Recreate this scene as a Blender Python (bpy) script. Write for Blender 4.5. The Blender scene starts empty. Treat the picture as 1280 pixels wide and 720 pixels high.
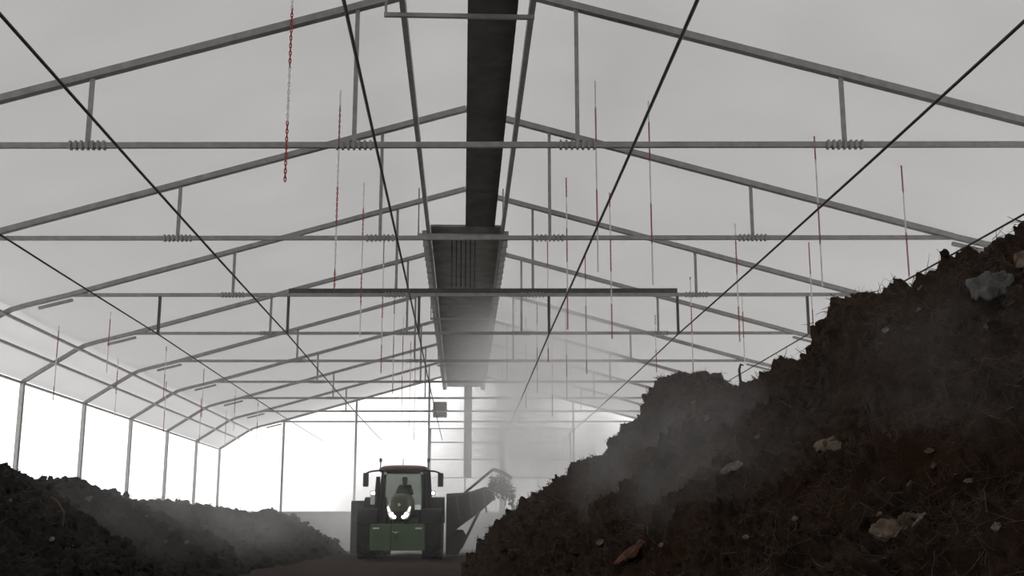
import bpy, math, random
import numpy as np
from mathutils import Vector, Matrix

# ------------------------------------------------------------------ camera, sky, exposure
S = bpy.context.scene
C = S.collection
F_PX = 1450.0
CAM_H = 0.85
cam_d = bpy.data.cameras.new('camera')
cam_d.sensor_width = 36.0
cam_d.lens = F_PX / 1280.0 * 36.0
cam_d.clip_start = 0.05
cam_d.clip_end = 400
cam = bpy.data.objects.new('camera', cam_d)
C.objects.link(cam)
cam.location = (0, 0, CAM_H)
cam.rotation_euler = (math.radians(90 + 11.84), 0, math.radians(-2.396))
S.camera = cam

SKY = 2.05
w = bpy.data.worlds.new('overcast_sky')
S.world = w
w.use_nodes = True
w.node_tree.nodes['Background'].inputs[0].default_value = (1.0, 0.99, 0.985, 1)
w.node_tree.nodes['Background'].inputs[1].default_value = SKY

S.view_settings.view_transform = 'Standard'
S.view_settings.look = 'None'
S.view_settings.gamma = 1.0
S.view_settings.exposure = 0.0
S.view_settings.use_curve_mapping = False
try:
    S.cycles.volume_step_rate = 2.0
    S.cycles.volume_max_steps = 256
    S.cycles.max_bounces = 14
    S.cycles.volume_bounces = 6
    S.cycles.transparent_max_bounces = 16
    S.cycles.use_denoising = True
except Exception:
    pass

R = random.Random(7)
NR = np.random.default_rng(11)


# ------------------------------------------------------------------ numpy noise
_perm = NR.permutation(256)
_perm = np.concatenate([_perm, _perm, _perm])
_grad = NR.normal(size=(256, 3))
_grad /= np.linalg.norm(_grad, axis=1)[:, None]


def perlin(p):
    pi = np.floor(p).astype(np.int64)
    pf = p - pi
    pi &= 255
    u = pf * pf * pf * (pf * (pf * 6 - 15) + 10)
    out = 0
    for dx in (0, 1):
        for dy in (0, 1):
            for dz in (0, 1):
                h = _perm[_perm[_perm[pi[:, 0] + dx] + pi[:, 1] + dy] + pi[:, 2] + dz]
                g = _grad[h]
                d = g[:, 0] * (pf[:, 0] - dx) + g[:, 1] * (pf[:, 1] - dy) + g[:, 2] * (pf[:, 2] - dz)
                wx = u[:, 0] if dx else 1 - u[:, 0]
                wy = u[:, 1] if dy else 1 - u[:, 1]
                wz = u[:, 2] if dz else 1 - u[:, 2]
                out = out + d * wx * wy * wz
    return out


# ------------------------------------------------------------------ materials
def nodes_of(name):
    m = bpy.data.materials.new(name)
    m.use_nodes = True
    nt = m.node_tree
    for n in list(nt.nodes):
        nt.nodes.remove(n)
    out = nt.nodes.new('ShaderNodeOutputMaterial')
    return m, nt, out


def mat(name, col, rough=0.6, metal=0.0, var=0.25, scale=6.0, bump=0.0, emit=None, estr=0.0, spec=0.5):
    m, nt, out = nodes_of(name)
    b = nt.nodes.new('ShaderNodeBsdfPrincipled')
    b.inputs['Roughness'].default_value = rough
    b.inputs['Metallic'].default_value = metal
    b.inputs['Specular IOR Level'].default_value = spec
    tc = nt.nodes.new('ShaderNodeTexCoord')
    nz = nt.nodes.new('ShaderNodeTexNoise')
    nz.inputs['Scale'].default_value = scale
    nz.inputs['Detail'].default_value = 5
    nt.links.new(tc.outputs['Object'], nz.inputs['Vector'])
    rp = nt.nodes.new('ShaderNodeValToRGB')
    rp.color_ramp.elements[0].position = 0.3
    rp.color_ramp.elements[1].position = 0.7
    rp.color_ramp.elements[0].color = (*[c * (1 - var) for c in col], 1)
    rp.color_ramp.elements[1].color = (*[min(1, c * (1 + var)) for c in col], 1)
    nt.links.new(nz.outputs['Fac'], rp.inputs[0])
    nt.links.new(rp.outputs[0], b.inputs['Base Color'])
    if bump:
        bp = nt.nodes.new('ShaderNodeBump')
        bp.inputs['Strength'].default_value = bump
        nt.links.new(nz.outputs['Fac'], bp.inputs['Height'])
        nt.links.new(bp.outputs[0], b.inputs['Normal'])
    if emit:
        b.inputs['Emission Color'].default_value = (*emit, 1)
        b.inputs['Emission Strength'].default_value = estr
    nt.links.new(b.outputs[0], out.inputs[0])
    return m


def membrane(name, refl, trans, mix_t, clear=0.0):
    """translucent sheet: reflects a little, lets sky light through"""
    m, nt, out = nodes_of(name)
    d = nt.nodes.new('ShaderNodeBsdfDiffuse')
    t = nt.nodes.new('ShaderNodeBsdfTranslucent')
    d.inputs[0].default_value = (*refl, 1)
    t.inputs[0].default_value = (*trans, 1)
    tc = nt.nodes.new('ShaderNodeTexCoord')
    nz = nt.nodes.new('ShaderNodeTexNoise')
    nz.inputs['Scale'].default_value = 0.6
    nz.inputs['Detail'].default_value = 3
    nt.links.new(tc.outputs['Object'], nz.inputs['Vector'])
    mr = nt.nodes.new('ShaderNodeMapRange')
    mr.inputs['To Min'].default_value = mix_t * 0.88
    mr.inputs['To Max'].default_value = min(1, mix_t * 1.12)
    nt.links.new(nz.outputs['Fac'], mr.inputs['Value'])
    mx = nt.nodes.new('ShaderNodeMixShader')
    nt.links.new(mr.outputs[0], mx.inputs[0])
    nt.links.new(d.outputs[0], mx.inputs[1])
    nt.links.new(t.outputs[0], mx.inputs[2])
    last = mx
    if clear:
        tr = nt.nodes.new('ShaderNodeBsdfTransparent')
        m2 = nt.nodes.new('ShaderNodeMixShader')
        m2.inputs[0].default_value = clear
        nt.links.new(mx.outputs[0], m2.inputs[1])
        nt.links.new(tr.outputs[0], m2.inputs[2])
        last = m2
    nt.links.new(last.outputs[0], out.inputs[0])
    return m


def compost_mat(name, dark, mid, red, bump=0.6):
    m, nt, out = nodes_of(name)
    b = nt.nodes.new('ShaderNodeBsdfPrincipled')
    b.inputs['Roughness'].default_value = 0.95
    b.inputs['Specular IOR Level'].default_value = 0.12
    tc = nt.nodes.new('ShaderNodeTexCoord')

    def noise(s, det):
        n = nt.nodes.new('ShaderNodeTexNoise')
        n.inputs['Scale'].default_value = s
        n.inputs['Detail'].default_value = det
        n.inputs['Roughness'].default_value = 0.65
        nt.links.new(tc.outputs['Object'], n.inputs['Vector'])
        return n
    n1, n2, n3 = noise(1.1, 6), noise(9, 8), noise(45, 6)
    r1 = nt.nodes.new('ShaderNodeValToRGB')
    e = r1.color_ramp.elements
    e[0].position, e[0].color = 0.35, (*dark, 1)
    e[1].position, e[1].color = 0.72, (*mid, 1)
    nt.links.new(n2.outputs['Fac'], r1.inputs[0])
    r2 = nt.nodes.new('ShaderNodeValToRGB')
    e = r2.color_ramp.elements
    e[0].position, e[0].color = 0.45, (0, 0, 0, 1)
    e[1].position, e[1].color = 0.7, (1, 1, 1, 1)
    nt.links.new(n1.outputs['Fac'], r2.inputs[0])
    mx = nt.nodes.new('ShaderNodeMix')
    mx.data_type = 'RGBA'
    nt.links.new(r2.outputs[0], mx.inputs[0])
    nt.links.new(r1.outputs[0], mx.inputs[6])
    mx.inputs[7].default_value = (*red, 1)
    # pale flecks of straw and wood
    r3 = nt.nodes.new('ShaderNodeValToRGB')
    e = r3.color_ramp.elements
    e[0].position, e[0].color = 0.69, (0, 0, 0, 1)
    e[1].position, e[1].color = 0.78, (1, 1, 1, 1)
    nt.links.new(n3.outputs['Fac'], r3.inputs[0])
    mx2 = nt.nodes.new('ShaderNodeMix')
    mx2.data_type = 'RGBA'
    nt.links.new(r3.outputs[0], mx2.inputs[0])
    nt.links.new(mx.outputs[2], mx2.inputs[6])
    mx2.inputs[7].default_value = (0.13, 0.095, 0.06, 1)
    nt.links.new(mx2.outputs[2], b.inputs['Base Color'])
    bp = nt.nodes.new('ShaderNodeBump')
    bp.inputs['Strength'].default_value = bump
    bp.inputs['Distance'].default_value = 0.05
    ad = nt.nodes.new('ShaderNodeMath')
    nt.links.new(n2.outputs['Fac'], ad.inputs[0])
    nt.links.new(n3.outputs['Fac'], ad.inputs[1])
    nt.links.new(ad.outputs[0], bp.inputs['Height'])
    nt.links.new(bp.outputs[0], b.inputs['Normal'])
    nt.links.new(b.outputs[0], out.inputs[0])
    return m


def glass_mat(name, tint, clear=0.85):
    m, nt, out = nodes_of(name)
    tr = nt.nodes.new('ShaderNodeBsdfTransparent')
    tr.inputs[0].default_value = (*tint, 1)
    gl = nt.nodes.new('ShaderNodeBsdfGlossy')
    gl.inputs['Roughness'].default_value = 0.08
    gl.inputs[0].default_value = (0.8, 0.85, 0.82, 1)
    mx = nt.nodes.new('ShaderNodeMixShader')
    mx.inputs[0].default_value = 1 - clear
    nt.links.new(tr.outputs[0], mx.inputs[1])
    nt.links.new(gl.outputs[0], mx.inputs[2])
    nt.links.new(mx.outputs[0], out.inputs[0])
    return m


M = {
    'roof': membrane('roof_membrane', (0.58, 0.575, 0.572), (0.465, 0.462, 0.46), 0.42),
    'eaveglare': membrane('roof_membrane_eave_glare', (0.54, 0.536, 0.533), (0.58, 0.577, 0.574), 0.45),  # roof membrane again, more translucent to paint in glare from the bright side walls
    'film': membrane('side_film', (0.7, 0.7, 0.7), (0.9, 0.9, 0.9), 0.6, 0.75),
    'gablefilm': membrane('gable_film', (0.7, 0.7, 0.7), (0.9, 0.9, 0.9), 0.8, 0.62),
    'doorfilm': membrane('door_panel_film', (0.7, 0.7, 0.7), (0.85, 0.85, 0.85), 0.75, 0.55),
    'steel': mat('galvanised_steel', (0.30, 0.295, 0.285), 0.6, 0.15, 0.15, 8),
    'darksteel': mat('dark_steel', (0.07, 0.068, 0.066), 0.6, 0.3, 0.2, 8),
    'cable': mat('black_cable', (0.02, 0.02, 0.02), 0.6, 0, 0.1),
    'concrete': mat('concrete_wall', (0.36, 0.35, 0.34), 0.9, 0, 0.25, 2.0, 0.2),
    'compost': compost_mat('compost', (0.009, 0.0062, 0.0045), (0.078, 0.050, 0.032), (0.056, 0.028, 0.015), 1.0),
    'compostgrey': compost_mat('compost_grey', (0.014, 0.0125, 0.011), (0.034, 0.029, 0.024), (0.024, 0.02, 0.017)),
    'soil': compost_mat('floor_soil', (0.03, 0.021, 0.017), (0.06, 0.042, 0.034), (0.055, 0.033, 0.026), 0.4),
    'redchain': mat('red_plastic', (0.33, 0.025, 0.03), 0.45, 0, 0.1),
    'whitechain': mat('white_plastic', (0.75, 0.75, 0.74), 0.5, 0, 0.05),
    'darkbelt': mat('dark_slat', (0.10, 0.094, 0.086), 0.8, 0, 0.25, 3),
    'belt': mat('grey_slat', (0.24, 0.228, 0.208), 0.8, 0, 0.25, 3),
    'hood': mat('dark_green_paint', (0.05, 0.055, 0.022), 0.35, 0.0, 0.2, 4),
    'green': mat('green_paint', (0.07, 0.125, 0.045), 0.5, 0.0, 0.15, 3),
    'roofred': mat('red_brown_roof_paint', (0.085, 0.022, 0.02), 0.4, 0, 0.15, 4),
    'black': mat('black_plastic', (0.010, 0.010, 0.010), 0.6, 0, 0.2, 6, spec=0.15),
    'rubber': mat('tyre_rubber', (0.016, 0.015, 0.014), 0.85, 0, 0.3, 6, 0.2),
    'rim': mat('rim_paint', (0.05, 0.02, 0.015), 0.5, 0, 0.2),
    'lamp': mat('headlamp_glow', (0.9, 0.9, 0.85), 0.2, 0, 0.02, emit=(1.0, 0.98, 0.85), estr=6.0),
    'lampgrey': mat('lamp_lens', (0.6, 0.62, 0.6), 0.2, 0, 0.05),
    'amber': mat('amber_lens', (0.035, 0.02, 0.012), 0.3, 0, 0.1),
    'whiteplate': mat('white_plate', (0.8, 0.8, 0.8), 0.5, 0, 0.03),
    'glass': glass_mat('cab_glass', (0.37, 0.395, 0.365), 0.96),
    'mirror': mat('mirror_back', (0.02, 0.02, 0.02), 0.3, 0, 0.1),
    'machine': mat('worn_machine_steel', (0.05, 0.045, 0.04), 0.75, 0.2, 0.35, 3, 0.2),
    'machinegrey': mat('grey_machine_panel', (0.13, 0.13, 0.125), 0.7, 0.1, 0.25, 3),
    'jacket': mat('dark_jacket', (0.015, 0.016, 0.02), 0.9, 0, 0.2),
    'skin': mat('skin', (0.35, 0.2, 0.14), 0.6, 0, 0.05),
    'hair': mat('dark_hair', (0.02, 0.014, 0.01), 0.8, 0, 0.2),
    'fibre': mat('brown_root', (0.062, 0.035, 0.021), 0.9, 0, 0.4, 20),
    'straw': mat('straw', (0.12, 0.085, 0.05), 0.85, 0, 0.3, 20),
    'wood': mat('pale_wood', (0.13, 0.10, 0.07), 0.85, 0, 0.35, 12, 0.4),
    'darkwood': mat('dark_wood', (0.05, 0.036, 0.026), 0.9, 0, 0.3, 12, 0.4),
    'orange': mat('orange_brown_bark', (0.11, 0.042, 0.026), 0.85, 0, 0.3, 8, 0.4),
    'paper': mat('dirty_paper', (0.15, 0.14, 0.125), 0.9, 0, 0.6, 14),
    'card': mat('torn_cardboard', (0.105, 0.075, 0.052), 0.9, 0, 0.6, 14),
    'greyfilm': mat('grey_plastic_film', (0.062, 0.059, 0.054), 0.6, 0, 0.4, 9),
    'fan': mat('fan_housing_grey', (0.16, 0.155, 0.15), 0.6, 0.2, 0.1),
}


# ------------------------------------------------------------------ mesh builder
class MB:
    def __init__(s):
        s.v, s.f, s.mi = [], [], []
        s.cur = 0

    def add(s, vs, fs):
        o = len(s.v)
        s.v += [tuple(p) for p in vs]
        s.f += [tuple(i + o for i in f) for f in fs]
        s.mi += [s.cur] * len(fs)
        return s

    def box(s, c, d, rot=None):
        x, y, z = (k / 2 for k in d)
        vs = [Vector((sx * x, sy * y, sz * z)) for sx in (-1, 1) for sy in (-1, 1) for sz in (-1, 1)]
        if rot is not None:
            vs = [rot @ v for v in vs]
        c = Vector(c)
        return s.add([v + c for v in vs], [(0, 1, 3, 2), (4, 6, 7, 5), (0, 4, 5, 1), (2, 3, 7, 6), (0, 2, 6, 4), (1, 5, 7, 3)])

    def tube(s, pts, r, n=8, sq=None):
        pts = [Vector(p) for p in pts]
        rs = r if isinstance(r, (list, tuple)) else [r] * len(pts)
        vs, fs = [], []
        up0 = None
        for i, p in enumerate(pts):
            a = pts[max(0, i - 1)]
            b = pts[min(len(pts) - 1, i + 1)]
            t = (b - a).normalized()
            if up0 is None:
                up0 = Vector((0, 0, 1)) if abs(t.z) < 0.9 else Vector((0, 1, 0))
            sd = t.cross(up0)
            if sd.length < 1e-5:
                sd = t.orthogonal()
            sd.normalize()
            u = sd.cross(t).normalized()
            up0 = u
            for k in range(n):
                an = 2 * math.pi * (k + 0.5) / n
                vs.append(p + (sd * math.cos(an) + u * math.sin(an)) * rs[i])
        for i in range(len(pts) - 1):
            for k in range(n):
                a, b = i * n + k, i * n + (k + 1) % n
                fs.append((a, b, b + n, a + n))
        fs.append(tuple(range(n))[::-1])
        fs.append(tuple(range((len(pts) - 1) * n, len(pts) * n)))
        return s.add(vs, fs)

    def bar(s, p0, p1, wd):
        return s.tube([p0, p1], wd * 0.7071, 4)

    def extrude(s, poly, axis, a, b):
        n = len(poly)

        def pt(u, v, t):
            return (t, u, v) if axis == 'x' else ((u, t, v) if axis == 'y' else (u, v, t))
        vs = [pt(u, v, a) for u, v in poly] + [pt(u, v, b) for u, v in poly]
        fs = [tuple(range(n)), tuple(range(n, 2 * n))[::-1]]
        for i in range(n):
            j = (i + 1) % n
            fs.append((i, i + n, j + n, j))
        return s.add(vs, fs)

    def sweep_xz(s, pts, th, y0, y1):
        """member of depth th following a polyline in the x-z plane"""
        up, dn = [], []
        for i, (x, z) in enumerate(pts):
            a = Vector(pts[max(0, i - 1)])
            b = Vector(pts[min(len(pts) - 1, i + 1)])
            t = (b - a).normalized()
            nrm = Vector((-t.y, t.x))
            up.append((x + nrm.x * th / 2, z + nrm.y * th / 2))
            dn.append((x - nrm.x * th / 2, z - nrm.y * th / 2))
        n = len(pts)
        vs = []
        for y in (y0, y1):
            vs += [(x, y, z) for x, z in up] + [(x, y, z) for x, z in dn]
        fs = []
        m = 2 * n
        for i in range(n - 1):
            fs += [(i, i + 1, n + i + 1, n + i), (m + i, m + n + i, m + n + i + 1, m + i + 1),
                   (i, m + i, m + i + 1, i + 1), (n + i, n + i + 1, m + n + i + 1, m + n + i)]
        fs += [(0, n, m + n, m), (n - 1, m + n - 1, m + 2 * n - 1, 2 * n - 1)]
        return s.add(vs, fs)

    def lathe(s, prof, org, axis='x', n=36):
        vs, fs = [], []
        org = Vector(org)
        for (r, h) in prof:
            for k in range(n):
                a = 2 * math.pi * k / n
                c, sn = r * math.cos(a), r * math.sin(a)
                v = (h, c, sn) if axis == 'x' else ((c, h, sn) if axis == 'y' else (c, sn, h))
                vs.append(org + Vector(v))
        for i in range(len(prof) - 1):
            for k in range(n):
                a, b = i * n + k, i * n + (k + 1) % n
                fs.append((a, b, b + n, a + n))
        fs.append(tuple(range(n)))
        fs.append(tuple(range((len(prof) - 1) * n, len(prof) * n))[::-1])
        return s.add(vs, fs)

    def loft(s, rings, cap=True):
        n = len(rings[0])
        vs = [p for r in rings for p in r]
        fs = []
        for i in range(len(rings) - 1):
            for k in range(n):
                a, b = i * n + k, i * n + (k + 1) % n
                fs.append((a, b, b + n, a + n))
        if cap:
            fs.append(tuple(range(n))[::-1])
            fs.append(tuple(range((len(rings) - 1) * n, len(rings) * n)))
        return s.add(vs, fs)

    def build(s, name, m, parent=None, smooth=False, bevel=0.0, loc=None):
        me = bpy.data.meshes.new(name)
        me.from_pydata(s.v, [], s.f)
        ms = m if isinstance(m, (list, tuple)) else [m]
        for k in ms:
            me.materials.append(M[k])
        if len(ms) > 1:
            me.polygons.foreach_set('material_index', s.mi)
        import bmesh
        bm = bmesh.new()
        bm.from_mesh(me)
        bmesh.ops.recalc_face_normals(bm, faces=bm.faces)
        bm.to_mesh(me)
        bm.free()
        if smooth:
            me.polygons.foreach_set('use_smooth', [True] * len(me.polygons))
            try:
                me.set_sharp_from_angle(angle=math.radians(40))
            except Exception:
                pass
        me.update()
        o = bpy.data.objects.new(name, me)
        C.objects.link(o)
        if parent:
            o.parent = parent
        if loc:
            o.location = loc
        if bevel:
            b = o.modifiers.new('bevel', 'BEVEL')
            b.width = bevel
            b.segments = 2
            b.limit_method = 'ANGLE'
        return o


def tag(o, label, cat, group=None, kind=None):
    o['label'] = label
    o['category'] = cat
    if group:
        o['group'] = group
    if kind:
        o['kind'] = kind
    return o


def empty(name, loc, rz=0.0):
    o = bpy.data.objects.new(name, None)
    o.empty_display_size = 0.3
    C.objects.link(o)
    o.location = loc
    o.rotation_euler = (0, 0, rz)
    return o


def copy_tree(o, parent=None):
    c = o.copy()
    C.objects.link(c)
    c.parent = parent
    for ch in list(o.children):
        copy_tree(ch, c)
    return c


def grid_mesh(name, P, m, parent=None, extra=None):
    """P: (rows, cols, 3) array -> smooth grid object"""
    r, c = P.shape[:2]
    idx = np.arange(r * c).reshape(r, c)
    q = np.stack([idx[:-1, :-1], idx[:-1, 1:], idx[1:, 1:], idx[1:, :-1]], -1).reshape(-1, 4)
    return arr_mesh(name, P.reshape(-1, 3), q, m, parent)


def arr_mesh(name, V, Q, m, parent=None, smooth=True, midx=None):
    k = Q.shape[1]
    me = bpy.data.meshes.new(name)
    me.vertices.add(len(V))
    me.vertices.foreach_set('co', np.ascontiguousarray(V, dtype=np.float32).ravel())
    me.loops.add(Q.size)
    me.loops.foreach_set('vertex_index', np.ascontiguousarray(Q, dtype=np.int32).ravel())
    me.polygons.add(len(Q))
    me.polygons.foreach_set('loop_start', np.arange(0, Q.size, k, dtype=np.int32))
    try:
        me.polygons.foreach_set('loop_total', np.full(len(Q), k, dtype=np.int32))
    except Exception:
        pass
    ms = m if isinstance(m, (list, tuple)) else [m]
    for x in ms:
        me.materials.append(M[x])
    if midx is not None:
        me.polygons.foreach_set('material_index', np.ascontiguousarray(midx, dtype=np.int32))
    me.polygons.foreach_set('use_smooth', np.full(len(Q), smooth))
    me.update(calc_edges=True)
    me.validate()
    o = bpy.data.objects.new(name, me)
    C.objects.link(o)
    if parent:
        o.parent = parent
    return o


# ------------------------------------------------------------------ hall geometry
SKEW = 0.045
RZ = -math.atan(SKEW)
BAY = 5.04
FRAME_Y = [14.85 + BAY * i for i in range(8)]        # eight visible frames before the gable
GABLE_Y = 55.2
EAVE = (11.5, 4.65)
KNEE = [(11.5, 4.65), (10.12, 5.53), (9.9, 5.64), (9.6, 5.73), (9.2, 5.83), (8.6, 5.98)]
RIDGE_Z = 8.37


def roof_z(x):
    x = abs(x)
    pts = [(0, RIDGE_Z)] + KNEE[::-1]
    for (x0, z0), (x1, z1) in zip(pts, pts[1:]):
        if x <= x1:
            return z0 + (z1 - z0) * (x - x0) / (x1 - x0)
    return EAVE[1]


def sk(x, y):
    return y - SKEW * x


def structure(o):
    o['kind'] = 'structure'
    return o


# ceiling: one stretched membrane with a slight sag in each bay
prof = [(-x, z) for x, z in KNEE[:-1]]
for i in range(13):
    x = -8.6 + 8.6 * i / 12
    prof.append((x, roof_z(x)))
prof += [(-x, z) for x, z in prof[::-1][1:]]
ys = np.arange(-9.4, GABLE_Y + 0.01, 0.5)
ys[-1] = GABLE_Y
P = np.zeros((len(ys), len(prof), 3))
for i, y in enumerate(ys):
    ph = ((y - 14.85) / BAY) % 1.0
    sag = 0.09 * math.sin(math.pi * ph) ** 0.8 if 0 < ph < 1 else 0
    for j, (x, z) in enumerate(prof):
        ramp = min(1.0, (EAVE[0] - abs(x)) / 2.0)
        P[i, j] = (x, sk(x, y), z + 0.04 - sag * ramp)
ceil = structure(grid_mesh('ceiling', P, 'roof'))
ceil.data.materials.append(M['eaveglare'])  # rows nearest the eaves carry the painted wall glare
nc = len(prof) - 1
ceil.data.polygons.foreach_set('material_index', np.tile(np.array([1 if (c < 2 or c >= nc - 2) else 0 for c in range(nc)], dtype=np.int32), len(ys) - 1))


def wall_panel(name, pts, m):
    return structure(MB().add(pts, [tuple(range(len(pts)))]).build(name, m))


for sd, nm in ((-1, 'left'), (1, 'right')):
    x = sd * 11.58
    wall_panel('wall_' + nm, [(x, sk(x, -9.4), 1.75), (x, sk(x, GABLE_Y), 1.75), (x, sk(x, GABLE_Y), 4.75), (x, sk(x, -9.4), 4.75)], 'film')
    b = MB()
    b.extrude([(x, sk(x, -9.4)), (x + sd * 0.2, sk(x, -9.4)), (x + sd * 0.2, sk(x, GABLE_Y)), (x, sk(x, GABLE_Y))], 'z', -0.3, 1.75)
    structure(b.build('wall_%s_base' % nm, 'concrete'))
# far gable wall, film above a concrete base, sectional doors in the middle
gp = [(-11.5, 1.75), (11.5, 1.75)] + [(x, z + 0.1) for x, z in prof[::-1]]
wall_panel('wall_back', [(x, sk(x, GABLE_Y + 0.08), z) for x, z in gp], 'gablefilm')
b = MB()
b.extrude([(-11.5, sk(-11.5, GABLE_Y)), (11.5, sk(11.5, GABLE_Y)), (11.5, sk(11.5, GABLE_Y + 0.25)), (-11.5, sk(-11.5, GABLE_Y + 0.25))], 'z', -0.3, 1.75)
structure(b.build('wall_back_base', 'concrete'))
for k, (xa, xb) in enumerate(((-1.55, 1.75), (1.95, 5.05))):
    dr = MB()
    dr.extrude([(xa, sk(xa, GABLE_Y - 0.10)), (xb, sk(xb, GABLE_Y - 0.10)), (xb, sk(xb, GABLE_Y - 0.06)), (xa, sk(xa, GABLE_Y - 0.06))], 'z', 0.05, 5.6)
    d = structure(dr.build('door_%d' % (k + 1), 'doorfilm'))
    rb = MB()
    for z in (0.6, 1.5, 2.4, 3.3, 4.15, 4.95, 5.6):
        rb.bar((xa, sk(xa, GABLE_Y - 0.12), z), (xb, sk(xb, GABLE_Y - 0.12), z), 0.05)
    for t in (0, 0.5, 1):
        x = xa + (xb - xa) * t
        rb.bar((x, sk(x, GABLE_Y - 0.12), 0.05), (x, sk(x, GABLE_Y - 0.12), 5.6), 0.07)
    structure(rb.build('door_%d_rail' % (k + 1), 'steel', d))
# near gable behind the camera closes the hall
wall_panel('wall_front', [(x, sk(x, -9.4), z) for x, z in [(-11.5, 0), (11.5, 0)] + [(x, z + 0.1) for x, z in prof[::-1]]], 'concrete')

# floor
gx = np.arange(-11.7, 11.71, 0.13)
gy = np.arange(-9.8, GABLE_Y + 0.7, 0.13)
X, Y = np.meshgrid(gx, gy)
q = np.stack([X.ravel(), Y.ravel(), np.zeros(X.size)], 1)
fz = 0.05 * perlin(q * 0.7) + 0.03 * perlin(q * 2.3 + 9) + 0.015 * perlin(q * 6.1 + 3)
fz += 0.03 * np.sin(q[:, 0] * 2.6 + perlin(q * 0.3) * 2) * np.exp(-((q[:, 0] + 2) / 3.5) ** 2)
q[:, 2] = fz - 0.03
structure(grid_mesh('floor', q.reshape(len(gy), len(gx), 3), 'soil'))

# ------------------------------------------------------------------ steel frames
ORD = ['first', 'second', 'third', 'fourth', 'fifth', 'sixth', 'seventh', 'eighth', 'ninth', 'tenth']
TIE_Z = 5.92


def frame(i, y, gable=False):
    t = empty('portal_frame', (0, y, 0), RZ)
    for sd in (-1, 1):
        MB().box((sd * 11.45, 0, EAVE[1] / 2), (0.10, 0.12, EAVE[1])).build('post', 'steel', t)
        kp = [(sd * x, z - 0.04) for x, z in KNEE]
        MB().sweep_xz(kp, 0.09, -0.05, 0.05).build('haunch', 'steel', t)
        MB().sweep_xz([(sd * 8.6, 5.94), (0, RIDGE_Z - 0.04)], 0.095, -0.06, 0.06).build('rafter', 'steel', t)
        MB().box((sd * 8.95, 0, 5.72), (0.75, 0.07, 0.06), Matrix.Rotation(sd * 0.25, 3, 'Y')).build('haunch_plate', 'steel', t)
        for hx in ((1.5, 5.08) if not gable else ()):
            MB().bar((sd * hx, 0, TIE_Z), (sd * hx, 0, roof_z(hx) - 0.08), 0.055).build('hanger', 'steel', t)
            pl = MB()
            for k in range(7):
                pl.box((sd * hx + (k - 3) * 0.075, 0, TIE_Z), (0.03, 0.10, 0.11))
            pl.build('clamp', 'steel', t)
    MB().box((0, 0, TIE_Z), (17.3, 0.06, 0.075)).build('tie_beam', 'steel', t)
    if i == 2:      # this frame carries the long cables on drop struts
        MB().box(((-3.85 + 4.66) / 2, 0, TIE_Z + 0.085), (4.66 + 3.85, 0.08, 0.10)).build('double_chord', 'darksteel', t)
        for hx in CABLE_X:
            MB().bar((hx, 0, TIE_Z - 0.02), (hx, 0, CABLE_Z), 0.055).build('drop_strut', 'darksteel', t)
    if gable:
        for hx in (-8.47, -5.06, -1.62, 1.84, 5.2, 8.6):
            MB().bar((hx, 0, 0), (hx, 0, roof_z(hx) - 0.1), 0.10).build('gable_post', 'steel', t)
        tag(t, 'steel end frame standing against the bright far wall, with slim wall posts', 'steel frame', 'steel frames of the hall')
    elif i == 2:
        tag(t, 'grey steel roof frame with doubled crossbar and dark drop struts carrying the cables', 'steel frame', 'steel frames of the hall')
    else:
        tag(t, 'grey steel hall frame with crossbar, %s from the camera' % ORD[i], 'steel frame', 'steel frames of the hall')
    return t


CABLE_X = [-6.67, -3.85, -0.99, 1.85, 4.66, 7.5]
CABLE_Z = 5.05
for i, y in enumerate(FRAME_Y):
    frame(i, y)
frame(8, GABLE_Y - 0.2, True)

# lengthwise rails along both eaves and knees
for sd, nm in ((-1, 'left'), (1, 'right')):
    for (x, z, what) in ((11.45, 4.62, 'eave rail on top of the wall posts'), (10.6, 5.12, 'middle rail on the sloping eave panel'), (10.02, 5.50, 'knee rail where roof meets the sloping panel')):
        if sd > 0 and x > 11:
            continue
        x *= sd
        o = MB().bar((x, sk(x, 2), z), (x, sk(x, GABLE_Y), z), 0.06).build('purlin', 'steel')
        tag(o, 'long thin steel %s, %s side of the hall' % (what, nm), 'rail', 'lengthwise roof rails')

CNAME = ['leftmost of six, crossing the left roof slope', 'second from the left of the six', 'third from the left, just left of the conveyor',
         'fourth from the left, just right of the conveyor', 'fifth from the left, passing above the right heap', 'rightmost of six, meeting the top of the right heap']
for k, x in enumerate(CABLE_X):
    xs = x * math.cos(RZ)
    pts = []
    for y in (3, 8, 13, 18, 22):
        pts.append((xs, sk(xs, y), CABLE_Z - 0.04 * math.sin(math.pi * (y - 3) / 21.93)))
    pts.append((xs, sk(xs, 24.93), CABLE_Z))
    for y in (31, 37, 43, 49):
        pts.append((xs, sk(xs, y), CABLE_Z - 0.05 * math.sin(math.pi * (y - 24.93) / 30.3)))
    pts.append((xs, sk(xs, 55.3), CABLE_Z))
    o = MB().tube(pts, 0.017, 6).build('cable', 'cable')
    tag(o, 'long black roof cable, ' + CNAME[k], 'cable', 'long roof cables')


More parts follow.
